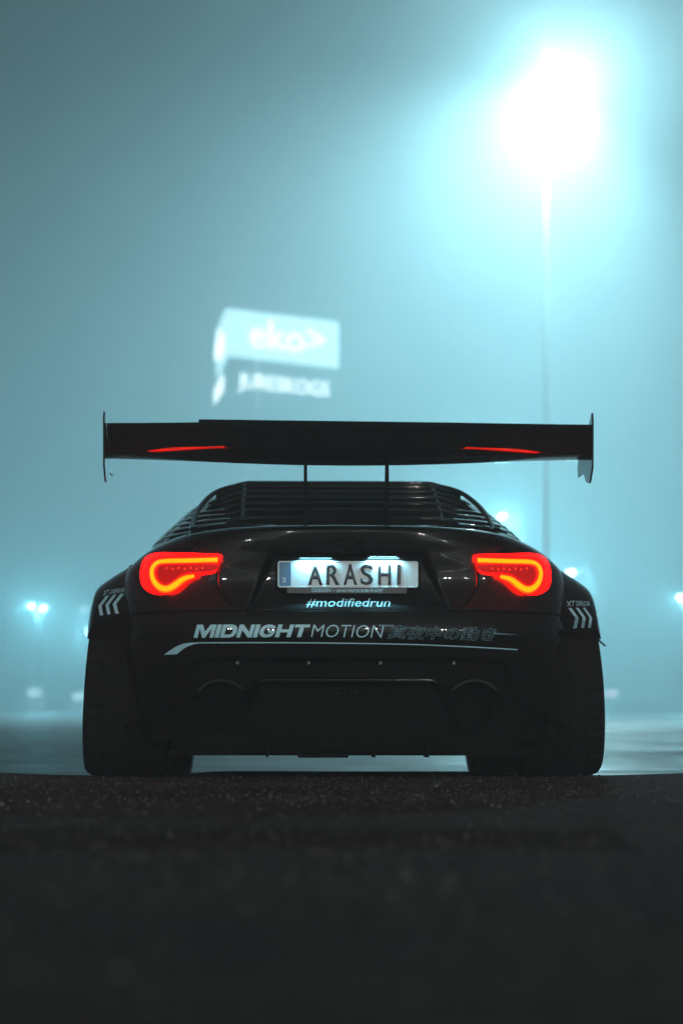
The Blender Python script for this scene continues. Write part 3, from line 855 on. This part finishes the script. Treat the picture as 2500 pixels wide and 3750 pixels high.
up = [(601, 2398), (620, 2384), (640, 2371), (658, 2362), (676, 2356.5), (700, 2353.5), (730, 2352)]
lo_ = [(648, 2396), (662, 2384), (678, 2372), (696, 2364), (715, 2358.5), (735, 2356)]
px_poly('bumper_stripe', up + lo_[::-1], on_body, VINYL, bumper)
L1 = [(730 + (1893 - 730) * k / 40) for k in range(41)]
yl = pchip([730, 1000, 1250, 1500, 1700, 1893], [2352, 2351.5, 2353.5, 2358, 2366, 2377])
vv = []
for x in L1:
    vv += [on_body(x, yl(x), .003), on_body(x, yl(x) + 4.2, .003)]
mesh('bumper_stripe', vv, grid_faces(41, 2), VINYL, bumper)
for a in ([(1385, 2289), (1392, 2293), (1440, 2294), (1443, 2290)], [(1808, 2318), (1895, 2325), (1808, 2322)]):
    vv = [on_body(x, y, .004) for x, y in a]
    MB().tube(vv + [vv[0]], .0009, 5).build('bumper_lettering', VINYLDIM, bumper)
text_quad('boot_lettering', '#modifiedrun', [(1119, 2225), (1424, 2225), (1434, 2191), (1127, 2191)], on_trunk, VINYL, trunk, offset=.006, lift=.003)
fl_l, fl_r = on_mesh(flares[0]), on_mesh(flares[1])
fa = lambda p: (300 + p[0] * .17007, 2050 + p[1] * .17007)
fb = lambda p: (2020 + p[0] * .17007, 2050 + p[1] * .17007)
text_quad('flare_lettering', 'XT', [fa((440, 790)), fa((545, 750)), fa((600, 640)), fa((480, 665))], fl_l, VINYL, flares[0], offset=.015, cut=.009, lift=.005)
text_quad('flare_lettering', 'DEKOR', [fa((590, 738)), fa((940, 690)), fa((995, 588)), fa((650, 640))], fl_l, VINYL, flares[0], offset=.015, cut=.009, lift=.005)
text_quad('flare_lettering', 'XT', [fb((325, 1000)), fb((480, 992)), fb((500, 882)), fb((300, 890))], fl_r, VINYL, flares[1], offset=.015, cut=.009, lift=.005)
text_quad('flare_lettering', 'DEKOR', [fb((522, 990)), fb((825, 998)), fb((815, 890)), fb((520, 882))], fl_r, VINYL, flares[1], offset=.015, cut=.009, lift=.005)
def chevron(poly, fmap, surf, parent):
    P = [Vector(fmap(p)) for p in poly]; vv = []; nu, nv = 4, 14
    for arm in ((0, 1, 2, 5), (5, 2, 3, 4)):
        for j in range(nv + 1):
            if arm[0] == 5 and j == 0: continue
            for i in range(nu + 1):
                u, w = i / nu, j / nv
                q = (P[arm[0]] * (1 - u) + P[arm[1]] * u) * (1 - w) + (P[arm[3]] * (1 - u) + P[arm[2]] * u) * w
                vv.append(surf(q.x, q.y, .006))
    return mesh('flare_chevron', vv, grid_faces(2 * nv + 1, nu + 1), VINYL, parent)
for poly in ([(830, 735), (920, 725), (745, 950), (795, 1155), (720, 1160), (665, 950)], [(680, 755), (748, 748), (582, 970), (622, 1170), (550, 1178), (508, 970)], [(520, 780), (590, 770), (432, 990), (462, 1195), (390, 1200), (355, 1000)]):
    chevron(poly, fa, fl_l, flares[0])
for poly in ([(345, 1035), (420, 1040), (575, 1255), (530, 1470), (450, 1480), (500, 1250)], [(505, 1030), (570, 1035), (725, 1245), (690, 1465), (622, 1470), (655, 1245)], [(655, 1028), (712, 1030), (862, 1245), (835, 1462), (772, 1465), (800, 1245)]):
    chevron(poly, fb, fl_r, flares[1])

# ================================================================== BACKGROUND
def at(px, py, d):
    """world point that shows at this pixel at distance d"""
    return Vector(((px - PX0) / F * d, d, CAMZ + (PY0 - py) / F * d))
POLE = simple('galvanised_steel', (.34, .36, .37), .5, metal=.1)
DARKPOLE = simple('dark_pole', (.06, .065, .07), .5)
HOUSING = simple('lamp_housing', (.10, .10, .11), .5)
BULB = emit('floodlight_glass', (.75, .95, 1.0), 160.0)
SLAMP = emit('street_lamp_glass', (.70, .95, 1.0), 34.0)
RLAMP = emit('near_lamp_glass', (.80, .95, 1.0), 900.0)
SLAMPD = emit('dim_lamp_glass', (.6, .9, 1.0), 26.0)

def spot(name, loc, aim, power, color, size, blend, radius, parent):
    l = bpy.data.lights.new(name, 'SPOT'); l.energy = power; l.color = color; l.spot_size = size; l.spot_blend = blend; l.shadow_soft_size = radius
    o = bpy.data.objects.new(name, l); col.objects.link(o)
    o.rotation_euler = (Vector(aim) - Vector(loc)).to_track_quat('-Z', 'Y').to_euler()
    o.location = Vector(loc) - parent.location; o.parent = parent
    return o

def point(name, loc, power, color, radius, parent):
    l = bpy.data.lights.new(name, 'POINT'); l.energy = power; l.color = color; l.shadow_soft_size = radius
    o = bpy.data.objects.new(name, l); col.objects.link(o); o.location = Vector(loc) - parent.location; o.parent = parent
    return o

# ---- floodlight mast
MD = 70.0
base = at(2000, 2600, MD); base.z = far_z(MD)
mast = empty('floodlight_mast', base)
tag(mast, 'tall thin mast carrying two blazing floodlights in the fog', 'floodlight')
hi, lo2 = at(2068, 240, MD), at(1952, 552, MD)
topz = hi.z - base.z
MB().tube([(0, 0, 0), (0, 0, topz * .5), (0, 0, topz + .3)], [.075, .06, .045], 14).build('mast', POLE, mast, smooth=True)
MB().tube([(0, 0, 0), (0, 0, .25)], .2, 14).build('mast_base', POLE, mast)
for k, (p, sz, pw) in enumerate(((hi, .62, FLOOD_W), (lo2, .36, FLOOD_W * .035))):
    q = p - base
    MB().tube([(0, .05, q.z + .05), (q.x, .05, q.z + .05)], .03, 8).build('bracket', POLE, mast)
    rot = Matrix.Rotation(R(28), 3, 'X')
    nrm = rot @ Vector((0, -1, 0)); c0 = Vector((q.x, 0, q.z))
    fl = MB().tube([c0 - nrm * .22, c0 - nrm * .14, c0 + nrm * .06, c0 + nrm * .10], [sz * .22, sz * .40, sz * .52, sz * .54], 28).build('floodlight', HOUSING, mast, smooth=True)
    MB().tube([c0 + nrm * .101, c0 + nrm * .112, c0 + nrm * .116], [sz * .48, sz * .48, sz * .40], 28).build('lamp_glass', BULB, fl, smooth=True)
    src = p + nrm * .25 + Vector((0, 0, -.3))
    spot('flood_beam', src, src + Vector((-.38, .10, -1.0)), pw * 1.30, COOL, R(152), .85, .3, mast)
    point('flood_glow', src, pw * .42, COOL, .3, mast)

# ---- triangular pylon sign
SIGNW = emit('sign_panel', (.60, .95, 1.0), 2.1)
SIGNL = emit('sign_letters', (.9, 1.0, 1.0), 3.9)
SIGNL2 = emit('sign_letters_small', (.85, 1.0, 1.0), 3.6)
SD = 110.0
corner = at(828, 1200, SD); cz = far_z(SD)
sign = empty('pylon_sign', (corner.x, corner.y, cz))
tag(sign, 'tall glowing three-sided pylon sign blurred by fog above the wing', 'sign')
dA = Vector((math.cos(R(36)), math.sin(R(36)), 0)); dB = Vector((math.cos(R(97)), math.sin(R(97)), 0))
wA = (1240 - 838) / F * SD / math.cos(R(36)) * 1.02
zT = at(0, 1128, SD).z - cz; zM = at(0, 1302, SD).z - cz; zB = at(0, 1350, SD).z - cz; zL = at(0, 1436, SD).z - cz
def face_panel(d, a0, a1, z0, z1, name, mat, parent, th=.12, off=.02):
    n_ = Vector((d.y, -d.x, 0))
    if n_.y > 0 and d is dA: n_ = -n_
    if d is dB: n_ = Vector((-abs(d.y), d.x * 0 + -.12, 0)).normalized()
    v8 = []
    for t in (off, off - th):
        for a, z in ((a0, z0), (a1, z0), (a1, z1), (a0, z1)): v8.append(d * a + n_ * t + Vector((0, 0, z)))
    return MB().add(v8, [(0, 1, 2, 3), (4, 5, 6, 7), (0, 1, 5, 4), (1, 2, 6, 5), (2, 3, 7, 6), (3, 0, 4, 7)]).build(name, mat, parent)
face_panel(dA, .15, wA, zM, zT, 'sign_face', SIGNW, sign)
face_panel(dB, .3, wA, zM, zT, 'sign_face', SIGNW, sign)
def sign_text(txt, d, a0, a1, z0, z1, mat, nrm, **kw):
    me = text_geo(txt, **kw); bm = bmesh.new(); bm.from_mesh(me); bpy.data.meshes.remove(me)
    X = [v.co.x for v in bm.verts]; Y = [v.co.y for v in bm.verts]
    for v in bm.verts:
        u = (v.co.x - min(X)) / (max(X) - min(X)); w = (v.co.y - min(Y)) / (max(Y) - min(Y))
        v.co = d * (a0 + (a1 - a0) * u) + Vector((0, 0, z0 + (z1 - z0) * w)) + nrm * .06
    g = bmesh.ops.extrude_face_region(bm, geom=bm.faces[:])
    for v in g['geom']:
        if isinstance(v, bmesh.types.BMVert): v.co += nrm * .08
    me = bpy.data.meshes.new('sign_letters'); bm.to_mesh(me); bm.free()
    return link_mesh('sign_letters', me, mat, sign, smooth=False)
def vx(*a): return None
nA = Vector((dA.y, -dA.x, 0)); nB = Vector((-dB.y, dB.x, 0))
hgt = zT - zM
sign_text('eko>', dA, wA * .20, wA * .86, zM + hgt * .24, zM + hgt * .84, SIGNL, nA, offset=.0)
sign_text('JURESKOGS', dA, wA * .10, wA * .90, zL + .06, zL + .06 + (zB - zL) * .82, SIGNL2, nA, offset=.0)
sign_text('oke', dB, wA * .25, wA * .85, zM + hgt * .26, zM + hgt * .78, SIGNL, nB, offset=.03)
sign_text('JURESKOGS', dB, wA * .10, wA * .92, zL + .06, zL + .06 + (zB - zL) * .82, SIGNL2, nB, offset=.02)
ctr = (dA + dB) * wA / 3
for d in (dA * wA * .30 + dB * wA * .30,):
    MB().tube([(d.x, d.y, 0), (d.x, d.y, zT)], .11, 12).build('column', POLE, sign, smooth=True)

# ---- street lamps
def street_lamp(head, lab, power, mat, heads=1, dx=.8, size=.26, grp='street lamps in the fog', aim=(0, -.12, -1), cone=None, tint=COOL2, ground=None, arm=(0.9, 0)):
    h = Vector(head); gz = far_z(h.y) if ground is None else ground
    b = Vector((h.x + arm[0], h.y + arm[1], gz))
    e = empty('street_lamp', b); tag(e, lab, 'street lamp', grp)
    H = h.z - gz
    MB().tube([(0, 0, 0), (0, 0, H * .5), (0, 0, H + .1)], [.05, .04, .03], 10).build('pole', DARKPOLE, e, smooth=True)
    for k in range(heads):
        p = h + Vector((dx * k, 0, -.10 * k)) - b
        MB().tube([(0, 0, H + .08), (p.x, p.y, p.z + .10)], .03, 8).build('arm', DARKPOLE, e, smooth=True)
        hd = MB().box((p.x, p.y, p.z + .07), (size * 1.3, size * 1.3, .10)).build('lamp_head', HOUSING, e, bevel=.02)
        bm = bmesh.new(); bmesh.ops.create_uvsphere(bm, u_segments=16, v_segments=10, radius=size * .5)
        for v in bm.verts: v.co = Vector((v.co.x, v.co.y, v.co.z * .8)) + p
        me = bpy.data.meshes.new('lamp_glass'); bm.to_mesh(me); bm.free()
        link_mesh('lamp_glass', me, mat, hd)
        if power:
            lp = b + p + Vector((0, -.1, -size))
            if cone: spot('lamp_light', lp, lp + Vector(aim), power, tint, R(cone), .55, .16, e)
            else: point('lamp_light', lp, power, tint, .16, e)
    return e
street_lamp(at(116, 2219, 135), 'street lamp with a pair of bright heads, far left', 3600, SLAMP, 2, .70, size=.2, arm=(.34, .8))
street_lamp(at(309, 2230, 190), 'faint single street lamp just left of the left flare lettering', 1500, SLAMPD)
street_lamp(at(324, 2307, 165), 'street lamp half hidden behind the left flare edge', 5500, SLAMP)
street_lamp(at(2090, 2095, 115), 'bright street lamp above the right fender flare', 3600, SLAMP, size=.34)
street_lamp(at(1907, 1970, 200), 'faint street lamp beside the right rear pillar', 1500, SLAMPD)
street_lamp(at(1835, 1890, 125), 'street lamp peeping past the right edge of the rear window', 9500, SLAMP)
street_lamp(at(2494, 2186, 110), 'bright street lamp cut by the right edge of the picture', 2400, SLAMP, size=.34)
# lamps behind the camera, seen as glints in the bodywork
for x, y, z, p, lab in ((-13, -36, 7.0, 6000, 'street lamp behind the viewer on the left, glinting in the paint'),
                        (4.5, -41, 9.8, 8000, 'street lamp straight behind the viewer, glinting in the paint'),
                        (21, -31, 6.2, 5500, 'street lamp behind the viewer on the right, glinting in the paint'),
                        (-29, -33, 10.5, 3000, 'tall street lamp behind the viewer on the far left, glinting in the paint'),
                        (35, -38, 7.4, 3000, 'street lamp behind the viewer on the far right, glinting in the paint')):
    street_lamp((x, y, z), lab, p, RLAMP, 2, 1.5, grp='street lamps behind the viewer', ground=-.32, size=.45, arm=(.45, -.8), aim=(-x, 9 - y, -z * 1.3), cone=70, tint=(1.0, .93, .86))

# ---- small lit things near the far edge of the car park
LITP = emit('kiosk_light', (.6, .93, 1.0), 3.0)
LITP2 = emit('kiosk_column_light', (.5, .9, 1.0), 1.0)
LITV = emit('violet_light', (.8, .7, 1.0), 2.2)
KW = simple('kiosk_wall', (.35, .36, .37), .6)
def kiosk(px, py, d, lab, wpx=46):
    sc_ = d / F; p = at(px, py, d); gz = far_z(d)
    e = empty('kiosk', (p.x, d, gz)); tag(e, lab, 'kiosk', 'lit kiosks across the car park')
    H = p.z - gz; w = wpx * sc_
    MB().box((0, .5, H * .5), (w * 1.25, .8, H)).build('wall', KW, e)
    MB().box((0, .5, H + .22), (w * 1.4, 1.1, .10)).build('roof', HOUSING, e)
    MB().box((0, .02, H - .02), (w, .12, 22 * sc_)).build('light_panel', LITP, e)
    for s in (-1, 1): MB().box((s * w * .38, .04, (H - 14 * sc_) * .5), (w * .22, .1, H - 16 * sc_)).build('lit_column', LITP2, e)
    return e
kiosk(131, 2534, 150, 'small kiosk with a lit panel and columns, far left')
kiosk(292, 2548, 165, 'small lit kiosk half hidden behind the left rear tyre')
p = at(2236, 2540, 140); e = empty('lit_notice', (p.x, p.y, far_z(140))); tag(e, 'faint violet lit notice board beside the right rear tyre', 'notice board')
MB().box((0, 0, p.z - far_z(140)), (.62, .12, .30)).build('board', LITV, e)
for s in (-1, 1): MB().box((s * .25, .02, (p.z - far_z(140) - .15) / 2), (.06, .06, p.z - far_z(140) - .15)).build('post', HOUSING, e)

# ================================================================== HAZE
hz = MB().box((0, 106, 10.2), (236, 302, 23.0)).build('haze', None)
tag(hz, 'thick night fog lit by the lamps', kind='stuff')
m = bpy.data.materials.new('haze'); m.use_nodes = True; nt = m.node_tree
for n_ in list(nt.nodes):
    if n_.type != 'OUTPUT_MATERIAL': nt.nodes.remove(n_)
pv = nt.nodes.new('ShaderNodeVolumePrincipled')
pv.inputs['Color'].default_value = (.86, .97, 1.0, 1); pv.inputs['Density'].default_value = FOG_DENSITY; pv.inputs['Anisotropy'].default_value = FOG_G
nt.links.new(pv.outputs[0], next(n_ for n_ in nt.nodes if n_.type == 'OUTPUT_MATERIAL').inputs['Volume'])
hz.data.materials.append(m)
try:
    m.cycles.homogeneous_volume = True; m.cycles.volume_sampling = 'MULTIPLE_IMPORTANCE'
except Exception as ex: print(ex)
